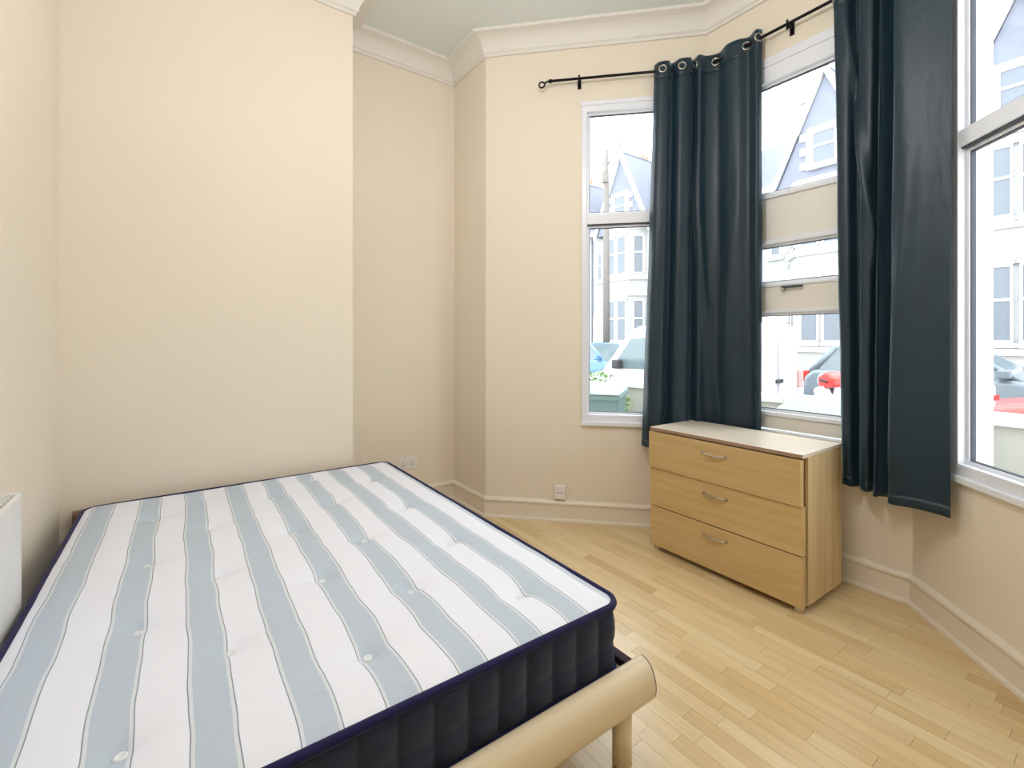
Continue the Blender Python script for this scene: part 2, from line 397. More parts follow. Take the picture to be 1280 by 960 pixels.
def sash_window(n, i, s0, s1, label):
    root = struct_empty('window_%d' % n, label)
    B = 0.003
    W(i, s0, s1, -0.07, 0.010, 2.745, 2.806).build('frame_head', M['upvc'], root, bevel=B)
    W(i, s0-0.004, s1+0.004, -0.01, 0.018, 2.785, 2.812).build('head_trim', M['upvc'], root, bevel=B)
    W(i, s0, s0+0.036, -0.07, 0.010, 0.70, 2.745).build('jamb', M['upvc'], root, bevel=B)
    W(i, s1-0.036, s1, -0.07, 0.010, 0.70, 2.745).build('jamb', M['upvc'], root, bevel=B)
    W(i, s0, s1, -0.07, 0.008, 0.668, 0.722).build('bottom_rail', M['upvc'], root, bevel=B)
    W(i, s0-0.006, s1+0.006, -0.02, 0.026, 0.650, 0.676).build('window_sill', M['upvc'], root, bevel=B)
    tr = W(i, s0+0.036, s1-0.036, -0.065, 0.004, 1.995, 2.062).build('transom', M['upvc'], root, bevel=B)
    W(i, s0+0.036, s1-0.036, -0.05, -0.004, 1.988, 1.995).build('transom_gasket', M['gasket'], tr)
    pane_set(root, i, s0+0.036, s1-0.036, 2.062, 2.745)
    pane_set(root, i, s0+0.036, s1-0.036, 0.722, 1.988)
    return root
sash_window(1, 4, 0.66, 1.21, 'narrow white sash window left of the left curtain')
sash_window(3, 6, 0.247, 0.797, 'white sash window at the right edge beyond the right curtain')
root = struct_empty('window_2', 'middle bay window with cream transom board between the curtains')
s0, s1, i = 0.14, 0.90, 5
W(i, s0, s1, -0.07, 0.008, 2.70, 2.79).build('frame_head', M['upvc'], root, bevel=0.003)
W(i, s0-0.004, s1+0.004, -0.01, 0.012, 2.79, 2.842).build('head_trim', M['upvc'], root, bevel=0.003)
for a, b in ((s0, s0+0.045), (s1-0.045, s1)): W(i, a, b, -0.07, 0.008, 0.70, 2.70).build('jamb', M['upvc'], root, bevel=0.003)
tb = W(i, s0+0.045, s1-0.045, -0.055, -0.012, 1.80, 2.05).build('transom_board', M['board'], root, bevel=0.003)
W(i, s0+0.045, s1-0.045, -0.06, 0.0, 2.035, 2.058).build('board_cap', M['upvc'], tb, bevel=0.003)
W(i, s0+0.045, s1-0.045, -0.06, 0.0, 1.770, 1.80).build('board_ledge', M['upvc'], tb, bevel=0.003)
mr = W(i, s0+0.045, s1-0.045, -0.055, -0.012, 1.385, 1.535).build('middle_rail', M['board'], root, bevel=0.003)
W(i, s0+0.045, s1-0.045, -0.058, -0.004, 1.375, 1.392).build('rail_bead', M['upvc'], mr, bevel=0.003)
W(i, s0+0.045, s1-0.045, -0.058, -0.004, 1.525, 1.541).build('rail_bead', M['upvc'], mr, bevel=0.003)
hd = W(i, 0.46, 0.475, -0.012, 0.012, 1.495, 1.52).build('handle', M['chrome'], mr, bevel=0.003)
W(i, 0.46, 0.57, 0.002, 0.012, 1.510, 1.522).build('lever', M['gasket'], mr, bevel=0.002)
W(i, s0+0.045, s1-0.045, -0.06, 0.0, 0.785, 0.808).build('bottom_bead', M['upvc'], root, bevel=0.003)
W(i, s0+0.045, s1-0.045, -0.055, -0.012, 0.71, 0.785).build('bottom_board', M['board'], root, bevel=0.003)
W(i, s0-0.004, s1+0.004, -0.06, 0.012, 0.672, 0.702).build('window_sill', M['upvc'], root, bevel=0.003)
pane_set(root, i, s0+0.045, s1-0.045, 2.058, 2.70)
pane_set(root, i, s0+0.045, s1-0.045, 1.541, 1.770)
pane_set(root, i, s0+0.045, s1-0.045, 0.808, 1.375)

# ------------------------------------------------------------------ curtain pole
PO = 0.06; PZ = 2.945
def wp(i, s, o, z=None):
    a, b, t, r, Ln = seg(i); q = a+t*s+r*o
    return q if z is None else Vector((q.x, q.y, z))
def offs_corner(i, o): q = Vector(PLAN[i])+miter(i)*o; return q
pl0 = wp(4, 0.46, PO); c5 = offs_corner(5, PO); c6 = offs_corner(6, PO); pl3 = wp(6, seg(6)[4]-0.46, PO)
pole = thing('curtain_pole', 'thin black metal bay curtain pole with ring ends above the windows', 'curtain pole', (c5.x, c5.y, PZ))
def plocal(v): return (v[0]-c5.x, v[1]-c5.y, v[2]-PZ)
def round_path(pts, rad, n=6):
    out = [Vector(pts[0])]
    for k in range(1, len(pts)-1):
        p = Vector(pts[k]); a = (Vector(pts[k-1])-p).normalized(); b = (Vector(pts[k+1])-p).normalized()
        A, B = p+a*rad, p+b*rad
        for j in range(n+1):
            u = j/n; out.append(A*(1-u)**2+p*(2*u*(1-u))+B*u**2)
    out.append(Vector(pts[-1])); return out
rp = round_path([(p.x, p.y, PZ) for p in (pl0, c5, c6, pl3)], 0.05)
MB().tube([plocal(p) for p in rp], 0.0085, 10).build('rod', M['pole'], pole, smooth=True)
for i, s, sg in ((4, 0.46, -1), (6, seg(6)[4]-0.46, 1)):
    c = wp(i, s, PO, PZ); t = seg(i)[2]; t3 = Vector((t.x, t.y, 0))*sg; r = seg(i)[3]
    f = MB(); f.tube([plocal(c-t3*0.01), plocal(c+t3*0.006), plocal(c+t3*0.018)], [0.009, 0.014, 0.009], 10)
    path = [c+t3*0.015, c+t3*0.03+Vector((0, 0, -0.004)), c+t3*0.045+Vector((0, 0, -0.012))]
    f.tube([plocal(p) for p in path], 0.006, 8)
    f.build('finial', M['pole'], pole, smooth=True)
    MB().torus(plocal(c+t3*0.062+Vector((0, 0, -0.02))), (r.x, r.y, 0), 0.019, 0.0055).build('ring_finial', M['pole'], pole, smooth=True)
for i, s in ((4, 0.645), (5, 0.515), (6, seg(6)[4]-0.645)):
    b = MB(); w0 = wp(i, s, 0.0, PZ); w1 = wp(i, s, PO, PZ)
    b.tube([plocal(w0+Vector((0, 0, -0.005))), plocal(w1+Vector((0, 0, -0.005)))], 0.006, 8)
    b.tube([plocal(w1+Vector((0, 0, -0.028))), plocal(w1+Vector((0, 0, 0.022)))], 0.0065, 8)
    b.build('bracket', M['pole'], pole, smooth=True)
    pm = MB(); t = seg(i)[2]; r = seg(i)[3]
    wbox(pm, i, s-0.012, s+0.012, 0, 0.005, PZ-0.04, PZ+0.03); pm.v = [plocal(p) for p in pm.v]
    pm.build('bracket_plate', M['pole'], pole)

# ------------------------------------------------------------------ curtains
def spline(pts, u):
    n = len(pts)-1; x = u*n; k = min(int(x), n-1); f = x-k
    p0, p1, p2, p3 = pts[max(k-1, 0)], pts[k], pts[k+1], pts[min(k+2, n)]
    return 0.5*((2*p1)+(p2-p0)*f+(2*p0-5*p1+4*p2-p3)*f*f+(3*p1-p0-3*p2+p3)*f**3)
def make_curtain(label, top, bot, zbot, seed, eyelets, diag=()):
    # top / bot: fold lines seen from above at the heading and at the hem; the cloth is drawn between them
    c0 = spline(top, 0.5); root = thing('curtain', label, 'curtain', (c0.x, c0.y, zbot)); ztop = 2.992
    NX, NZ = 190, 80
    def pt(u, v):
        w = v**1.15
        P = spline(top, u)*(1-w)+spline(bot, u)*w
        t = (spline(top, min(1, u+0.01))*(1-w)+spline(bot, min(1, u+0.01))*w)-(spline(top, max(0, u-0.01))*(1-w)+spline(bot, max(0, u-0.01))*w)
        t.normalize(); r = Vector((t.y, -t.x))
        g = 0.0
        for (u0, v0, u1, v1, wd, h) in diag:      # slanting drape folds
            d = min(1, max(0, (v-v0)/(v1-v0))); uc = u0+(u1-u0)*d
            if v0 < v < v1: g += h*exp(-((u-uc)/wd)**2)*sin(pi*d)**0.6
        g += 0.006*sin(pi*min(1, v*1.1))*noise.noise((u*7+seed, v*4, seed))+0.003*v*noise.noise((u*16+seed, v*17, seed))
        q = P+r*g
        z = ztop+0.008*noise.noise((u*9, seed, 1.0))+(zbot-ztop)*v+0.010*v**10*noise.noise((u*6, seed, 4.0))
        return Vector((q.x, q.y, z))
    def sheet(v0, v1, nz):
        vs = []
        for j in range(nz+1):
            for k in range(NX+1): p = pt(k/NX, v0+(v1-v0)*j/nz); vs.append((p.x-c0.x, p.y-c0.y, p.z-zbot))
        return MB().quadmesh(vs, [(j*(NX+1)+k, j*(NX+1)+k+1, (j+1)*(NX+1)+k+1, (j+1)*(NX+1)+k) for j in range(nz) for k in range(NX)])
    for nm, a, b, nz, th in (('fabric', 0, 1, NZ, 0.002), ('heading_band', 0, 0.045, 4, 0.0035), ('hem', 0.982, 1, 3, 0.0042)):
        o = sheet(a, b, nz).build(nm, M['curtain'], root, smooth=True)
        sm = o.modifiers.new('thick', 'SOLIDIFY'); sm.thickness = th; sm.offset = 0
    for u in eyelets:
        vv = (ztop-PZ)/(ztop-zbot)
        p = pt(u, vv); d = pt(min(1, u+0.01), vv)-pt(max(0, u-0.01), vv); nrm_ = Vector((d.y, -d.x, 0)).normalized()
        MB().torus((p.x-c0.x, p.y-c0.y, p.z-zbot), nrm_, 0.021, 0.0055, 24, 8).build('eyelet', M['chrome'], root, smooth=True)
    return root
def cpts(l): return [wp(i, s_, o_) for i, s_, o_ in l]
# left curtain: bunched round the corner between window 1 and window 2
make_curtain('dark teal eyelet curtain hanging behind the chest of drawers',
    cpts([(4, 1.125, .045), (4, 1.15, .085), (4, 1.205, .088), (4, 1.235, .05), (4, 1.275, .10), (4, 1.335, .095), (4, 1.36, .06), (4, 1.385, .115), (5, 0.055, .085), (5, 0.115, .05), (5, 0.185, .088), (5, 0.25, .085), (5, 0.30, .052), (5, 0.355, .08), (5, 0.375, .05)]),
    cpts([(4, 1.045, .045), (4, 1.08, .10), (4, 1.15, .105), (4, 1.19, .06), (4, 1.235, .12), (4, 1.31, .11), (4, 1.345, .06), (4, 1.375, .11), (5, 0.050, .078), (5, 0.115, .055), (5, 0.185, .082), (5, 0.25, .08), (5, 0.31, .06), (5, 0.355, .075), (5, 0.372, .055)]),
    0.535, 0.7, (0.10, 0.30, 0.46, 0.62, 0.84, 0.955), diag=((0.42, 0.15, 0.66, 0.98, 0.035, 0.018), (0.80, 0.3, 0.62, 0.99, 0.04, 0.012)))
make_curtain('dark teal eyelet curtain hanging right of the chest of drawers',
    cpts([(5, 0.735, .05), (5, 0.75, .082), (5, 0.80, .085), (5, 0.835, .05), (5, 0.87, .095), (5, 0.915, .10), (5, 0.935, .055), (5, 0.955, .13), (6, 0.045, .15), (6, 0.06, .085), (6, 0.10, .09), (6, 0.135, .15), (6, 0.175, .145), (6, 0.235, .09), (6, 0.30, .04)]),
    cpts([(5, 0.772, .05), (5, 0.79, .082), (5, 0.82, .09), (5, 0.845, .05), (5, 0.87, .11), (5, 0.90, .125), (5, 0.925, .07), (5, 0.945, .15), (6, 0.04, .18), (6, 0.065, .10), (6, 0.10, .10), (6, 0.135, .175), (6, 0.18, .165), (6, 0.24, .11), (6, 0.305, .05)]),
    0.505, 3.1, (0.03, 0.215, 0.44, 0.62, 0.74), diag=((0.10, 0.02, 0.50, 0.75, 0.03, 0.022), (0.9, 0.35, 0.80, 0.95, 0.03, 0.012)))

# ------------------------------------------------------------------ bed frame
bed = thing('bed_frame', 'low pale wood double bed frame under the striped mattress', 'bed', (-1.84, 0.3375, 0))
BX, BY = -1.84, 0.3375
fp = [(-0.893, 0.300), (-0.889, 0.307), (-0.882, 0.309), (-0.872, 0.3085), (-0.864, 0.305), (-0.852, 0.297), (-0.843, 0.284), (-0.837, 0.269), (-0.833, 0.252), (-0.832, 0.238), (-0.834, 0.223), (-0.839, 0.210), (-0.848, 0.200), (-0.862, 0.196), (-0.886, 0.196), (-0.893, 0.203)]
fpl = [(x-BX, z) for x, z in fp]
fb = MB().prism(fpl, -0.405-BY, 1.086-BY, 'Y').build('footboard', M['bedwood'], bed)
for p in fb.data.polygons: p.use_smooth = len(p.vertices) == 4
es = fb.modifiers.new('es', 'EDGE_SPLIT'); es.split_angle = radians(50)
for y0, y1 in ((1.086, 1.090), (-0.409, -0.405)):
    MB().prism(fpl, y0-BY, y1-BY, 'Y').build('end_cap', M['edgeband'], fb)
hp = [(-2.857-BX, 0.2), (-2.815-BX, 0.2), (-2.815-BX, 0.44), (-2.82-BX, 0.452), (-2.835-BX, 0.456), (-2.857-BX, 0.45)]
hb = MB().prism(hp, -0.392-BY, 1.065-BY, 'Y').build('headboard', M['headwood'], bed, bevel=0.002)
for y0 in (-0.40, 1.048):
    bx(-2.815-BX, -0.893-BX, y0-BY, y0+0.03-BY, 0.205, 0.288).build('side_rail', M['rail'], bed, bevel=0.003)
bx(-2.815-BX, -0.893-BX, 0.32-BY, 0.355-BY, 0.20, 0.246).build('centre_beam', M['rail'], bed)
for k in range(14):
    x = -2.72+k*0.135
    bx(x-BX, x+0.065-BX, -0.37-BY, 1.045-BY, 0.256, 0.268).build('slat', M['bedwood'], bed)
def bed_leg(x, y, zt):
    lg = MB().lathe([(0.027, 0.045), (0.027, zt)], (x-BX, y-BY, 0), n=24).build('leg', M['bedwood'], bed, smooth=False)
    for p in lg.data.polygons: p.use_smooth = len(p.vertices) == 4
    MB().lathe([(0.024, 0.038), (0.024, 0.046)], (x-BX, y-BY, 0), n=24).build('dark_ring', M['darkslot'], lg)
    ft = MB().lathe([(0.026, 0.0), (0.0275, 0.004), (0.0275, 0.038)], (x-BX, y-BY, 0), n=24).build('leg_foot', M['feet'], lg)
for x, y in ((-0.882, 1.003), (-0.882, -0.33), (-2.832, 1.0), (-2.832, -0.33)): bed_leg(x, y, 0.203)

# ------------------------------------------------------------------ mattress
MX, MY, MZ = -1.8555, 0.3430, 0.270
mat_root = thing('mattress', 'white and blue-grey striped mattress with tufts and navy border on the bed', 'mattress', (MX, MY, MZ))
ML, MW, MR = 0.9450, 0.6940, 0.055    # half length, half width, corner radius
TOPZ = 0.482-MZ
tufts = []
for y in (-0.09, 0.365, 0.82):
    for x in (-1.11, -1.55, -1.99, -2.475): tufts.append((x-MX, y-MY))
for y in (0.10, 0.565):
    for x in (-1.325, -1.76, -2.22, -2.66): tufts.append((x-MX, y-MY))
def hw(x, inset=0.0):
    L_, W_, R_ = ML-inset, MW-inset, MR-inset*0.5
    d = max(0, abs(x)-(L_-R_))
    return W_-(R_-sqrt(max(0, R_*R_-d*d)))
def top_z(x, y):
    ex = (ML-abs(x)); ey = (hw(min(abs(x), ML))-abs(y)); e = max(0.0, min(ex, ey))
    z = TOPZ-0.016*exp(-e/0.035)
    s = 0.0
    for tx, ty in tufts:
        dx, dy = x-tx, y-ty; r2 = dx*dx+dy*dy
        if r2 < 0.09:
            s += 0.014*exp(-r2/0.0040)+0.012*exp(-r2/0.0006)
            s += 0.0035*exp(-(dx*dx)/0.00035-(dy*dy)/0.02)     # crease across the mattress through each tuft
    z -= s
    z += 0.003*noise.noise((x*3.1, y*3.1, 0.4))+0.0012*noise.noise((x*14, y*14, 2.0))
    return z
NX, NY = 260, 190; vs = []
xs = [-ML+2*ML*(0.5-0.5*cos(pi*k/NX))*0.25+2*ML*(k/NX)*0.75 for k in range(NX+1)]
for k in range(NX+1):
    x = xs[k]; x = max(-ML+0.0005, min(ML-0.0005, x)); w = hw(x)
    for j in range(NY+1):
        y = w*(2*j/NY-1); vs.append((x, y, top_z(x, y)))
fs = [(k*(NY+1)+j, (k+1)*(NY+1)+j, (k+1)*(NY+1)+j+1, k*(NY+1)+j+1) for k in range(NX) for j in range(NY)]
MB().quadmesh(vs, fs).build('ticking_top', M['ticking'], mat_root, smooth=True)
def rr_loop(L_, W_, R_, step=0.012):
    pts = []
    def line(a, b):
        n = max(1, int(hypot(b[0]-a[0], b[1]-a[1])/step))
        for q in range(n): u = q/n; pts.append((a[0]+(b[0]-a[0])*u, a[1]+(b[1]-a[1])*u))
    def arc(cx, cy, a0):
        for q in range(12): a = a0+pi/2*q/12; pts.append((cx+R_*cos(a), cy+R_*sin(a)))
    line((L_, -W_+R_), (L_, W_-R_)); arc(L_-R_, W_-R_, 0)
    line((L_-R_, W_), (-L_+R_, W_)); arc(-L_+R_, W_-R_, pi/2)
    line((-L_, W_-R_), (-L_, -W_+R_)); arc(-L_+R_, -W_+R_, pi)
    line((-L_+R_, -W_), (L_-R_, -W_)); arc(L_-R_, -W_+R_, 1.5*pi)
    return pts
loop = rr_loop(ML, MW, MR, 0.0075); n = len(loop)
cum = [0.0]
for k in range(n): a, b = loop[k], loop[(k+1) % n]; cum.append(cum[-1]+hypot(b[0]-a[0], b[1]-a[1]))
def nrm(k):
    a, b = loop[k-1], loop[(k+1) % n]; t = Vector((b[0]-a[0], b[1]-a[1])).normalized(); return Vector((t.y, -t.x))
pitch = cum[-1]/round(cum[-1]/0.083)
levels = 18; zb, zt = 0.012, 0.190; vs = []
for j in range(levels+1):
    v = j/levels; z = zb+(zt-zb)*v
    for k in range(n):
        u = cum[k]/pitch
        su = abs(sin(pi*u))**0.6
        vv = (v/0.42) if v < 0.42 else (v-0.42)/0.58
        sv = max(0.0, sin(pi*vv))**0.5
        b = 0.019*su*(0.35+0.65*sv)*(sin(pi*min(1, max(0, v)))**0.25 if 0 < v < 1 else 0)
        b -= 0.011
        nn = nrm(k); p = Vector(loop[k])+nn*b
        vs.append((p.x, p.y, z))
fs = [(j*n+k, j*n+(k+1) % n, (j+1)*n+(k+1) % n, (j+1)*n+k) for j in range(levels) for k in range(n)]
fs.append(tuple(range(n)))
MB().quadmesh(vs, fs).build('quilted_border', M['border'], mat_root, smooth=True)
lp = rr_loop(ML-0.002, MW-0.002, MR, 0.03)
for nm, z, r in (('top_piping', 0.194, 0.0105), ('bottom_piping', 0.010, 0.0095)):
    MB().tube([(p[0], p[1], z) for p in lp], r, 8, closed=True).build(nm, M['navy'], mat_root, smooth=True)
for tx, ty in tufts:
    z = top_z(tx, ty)+0.002
    t_ = MB().lathe([(0.001, 0.001), (0.004, 0.001), (0.006, 0.005), (0.009, 0.006), (0.0115, 0.004), (0.0125, -0.003)], (tx, ty, z), n=14)
    t_.build('tuft', M['tuft'], mat_root, smooth=True)
vt = MB().torus((ML+0.008, 0.117-MY, 0.165), (1, 0, 0), 0.008, 0.0025, 14, 6).build('vent_eyelet', M['chrome'], mat_root, smooth=True)

# ------------------------------------------------------------------ chest of drawers
chest = thing('chest_of_drawers', 'beech three-drawer chest with silver bow handles under the middle window', 'chest of drawers', (-1.3435, 2.4435, 0), -0.0123)
hwx, hd_ = 0.4125, 0.2025
body = MB(); body.box(-hwx, -hwx+0.016, -hd_+0.052, hd_, 0.028, 0.694)
body.build('side_panel', M['beech_side'], chest, bevel=0.001)
bx(hwx-0.016, hwx, -hd_+0.052, hd_, 0.028, 0.694).build('side_panel', M['beech_side'], chest, bevel=0.001)
bx(-hwx+0.016, hwx-0.016, hd_-0.006, hd_, 0.04, 0.694).build('back_panel', M['beech'], chest)
bx(-hwx+0.016, hwx-0.016, -hd_+0.06, hd_-0.006, 0.04, 0.056).build('bottom_panel', M['beech'], chest)
tp = bx(-hwx-0.001, hwx+0.001, -hd_-0.002, hd_+0.001, 0.695, 0.713).build('top_panel', M['beech_top_glare'], chest, bevel=0.0015)
bx(-hwx-0.0015, hwx+0.0015, -hd_-0.003, -hd_-0.002, 0.6965, 0.7115).build('front_edging', plain('dark_edging', srgb(168, 138, 120), 0.5), tp)
for k, (z0, z1, yo, xo, hz) in enumerate(((0.481, 0.688, -0.009, -0.004, 0.630), (0.262, 0.477, 0.0, 0.0, 0.417), (0.030, 0.256, 0.0, -0.001, 0.203))):
    dr = bx(-hwx+0.001+xo, hwx-0.001+xo, -hd_+yo-0.001, -hd_+0.031+yo, z0, z1).build('drawer', M['beech'], chest, bevel=0.0012)
    bx(-hwx+0.05, hwx-0.05, -hd_+0.031+yo, hd_-0.03, z0+0.03, z1-0.03).build('drawer_box', M['beech'], dr)
    yf = -hd_+yo-0.001; path = []
    for q in range(15):
        u = q/14*2-1; path.append((-0.005+0.064*u, yf-0.018*(1-u*u)**0.6-0.001, hz-0.003*(1-u*u)))
    h = MB().tube(path, [0.0042+0.0012*(1-abs(q/7-1)) for q in range(15)], 10)
    for e in (-1, 1): h.lathe([(0.008, 0), (0.0065, -0.004)], (-0.005+0.064*e, yf, hz), 'Y', 12)
    h.build('handle', M['chrome'], dr, smooth=True)
for x in (-hwx+0.03, hwx-0.03):
    for y in (-hd_+0.035, hd_-0.04):
        MB().lathe([(0.018, 0), (0.021, 0.003), (0.021, 0.024), (0.017, 0.0285)], (x, y, 0), n=18).build('foot', M['feet'], chest, smooth=True)

# ------------------------------------------------------------------ radiator on the rear wall
rad = thing('radiator', 'white panel radiator on the wall at the left edge beside the bed', 'radiator', (-1.30, -0.44, 0))
rx0, rx1 = -1.885+1.30, -0.70+1.30
pn = bx(rx0, rx1, 0.060, 0.072, 0.452, 0.785).build('front_panel', M['radiator'], rad, bevel=0.004)
bx(rx0, rx1, 0.016, 0.026, 0.452, 0.785).build('back_panel', M['radiator'], rad, bevel=0.003)
bx(rx0-0.002, rx0+0.006, 0.016, 0.072, 0.46, 0.788).build('end_panel', M['radiator'], rad)
bx(rx1-0.006, rx1+0.002, 0.016, 0.072, 0.46, 0.788).build('end_panel', M['radiator'], rad)
gr = bx(rx0, rx1, 0.026, 0.060, 0.778, 0.784).build('top_grille', M['grille'], rad)
for k in range(40):
    x = rx0+0.02+(rx1-rx0-0.04)*k/39
    bx(x-0.004, x+0.004, 0.028, 0.058, 0.784, 0.789).build('grille_bar', M['radiator'], gr)
for x in (rx0+0.15, rx1-0.15): bx(x-0.02, x+0.02, -0.0, 0.016, 0.48, 0.75).build('bracket', M['radiator'], rad)

# ------------------------------------------------------------------ added ceiling pendant, unseen above the frame, to brighten the room
m_gl, N_, L_n, P_ = new_mat('fill_globe_emission'); P_.inputs['Emission Color'].default_value = (1.0, 0.975, 0.985, 1); P_.inputs['Emission Strength'].default_value = FILL_LAMP_RADIANCE
pd = thing('added_fill_lamp', 'added unseen globe pendant filling the room with light, above the bed foot', 'lamp', (-1.05, 0.75, CEIL))
MB().lathe([(0.05, -0.03), (0.055, -0.01), (0.055, 0)], n=20).build('ceiling_rose', M['plastic'], pd, smooth=True)
MB().tube([(0, 0, -0.38), (0, 0, -0.03)], 0.004, 8).build('cord', M['plastic'], pd)
MB().lathe([(0.02, -0.42), (0.03, -0.40), (0.02, -0.37)], n=16).build('lamp_holder', M['plastic'], pd)
MB().lathe([(max(0.002, 0.14*sin(pi*k/16)), -0.55-0.14*cos(pi*k/16)) for k in range(17)], n=28).build('globe', m_gl, pd, smooth=True)

# ------------------------------------------------------------------ sockets
so = thing('double_socket', 'white double power socket in the alcove behind the mattress corner', 'power socket', (-3.21, 1.345, 0.325))
pl = bx(0, 0.010, -0.073, 0.073, -0.043, 0.043).build('face_plate', M['plastic'], so, bevel=0.003)
for y in (-0.036, 0.036):
    for dy, dz in ((0, 0.008), (-0.011, -0.014), (0.011, -0.014)): bx(0.0095, 0.0105, y+dy-0.0025, y+dy+0.0025, dz-0.005, dz+0.005).build('pin_slot', M['darkslot'], pl)
    bx(0.010, 0.014, y*0.36-0.005, y*0.36+0.005, 0.012, 0.030).build('switch', M['plastic'], so, bevel=0.001)
a, b, t, r, Ln = seg(4)
ang = math.atan2(t.y, t.x); q = a+t*0.516
ts = thing('telephone_socket', 'small white telephone socket just above the skirting by the left window', 'phone socket', (q.x, q.y, 0.195), ang)
pl = bx(-0.037, 0.037, -0.030, 0, -0.046, 0.044).build('socket_box', M['plastic'], ts, bevel=0.004)
bx(-0.022, 0.022, -0.0305, -0.0295, -0.004, 0.003).build('logo_strip', M['grille'], pl)

# ================================================================== the street outside
GZ = -0.25
def ground(name, y0, y1, z, mat, th=0.3): return bx(-45, 25, y0, y1, z-th, z).build(name, mat, kind='structure')
gp = MB(); gp.prism([(-45, 1.95), (-2.86, 1.95), (-1.80, 2.96), (-0.6, 2.96), (0.46, 1.95), (25, 1.95), (25, 4.7), (-45, 4.7)], GZ-0.3, GZ, 'Z')
gp.build('front_garden_paving', M['paving'], kind='structure')
ground('near_pavement', 4.7, 5.9, GZ, M['paving']); ground('road', 5.9, 12.7, GZ-0.10, M['asphalt']); ground('far_pavement', 12.7, 30, GZ, M['paving'])
# front garden wall
gw = thing('garden_wall', 'low pale front garden wall with white coping outside the bay', 'wall', (-2.0, 4.55, GZ))
bx(-14, 10, -0.1, 0.1, 0, 0.90).build('wall_body', M['gardenwall'], gw)
for k in range(24): bx(-14+k+0.004, -13+k-0.004, -0.14, 0.14, 0.90, 0.965).build('coping_stone', M['coping'], gw, bevel=0.008)
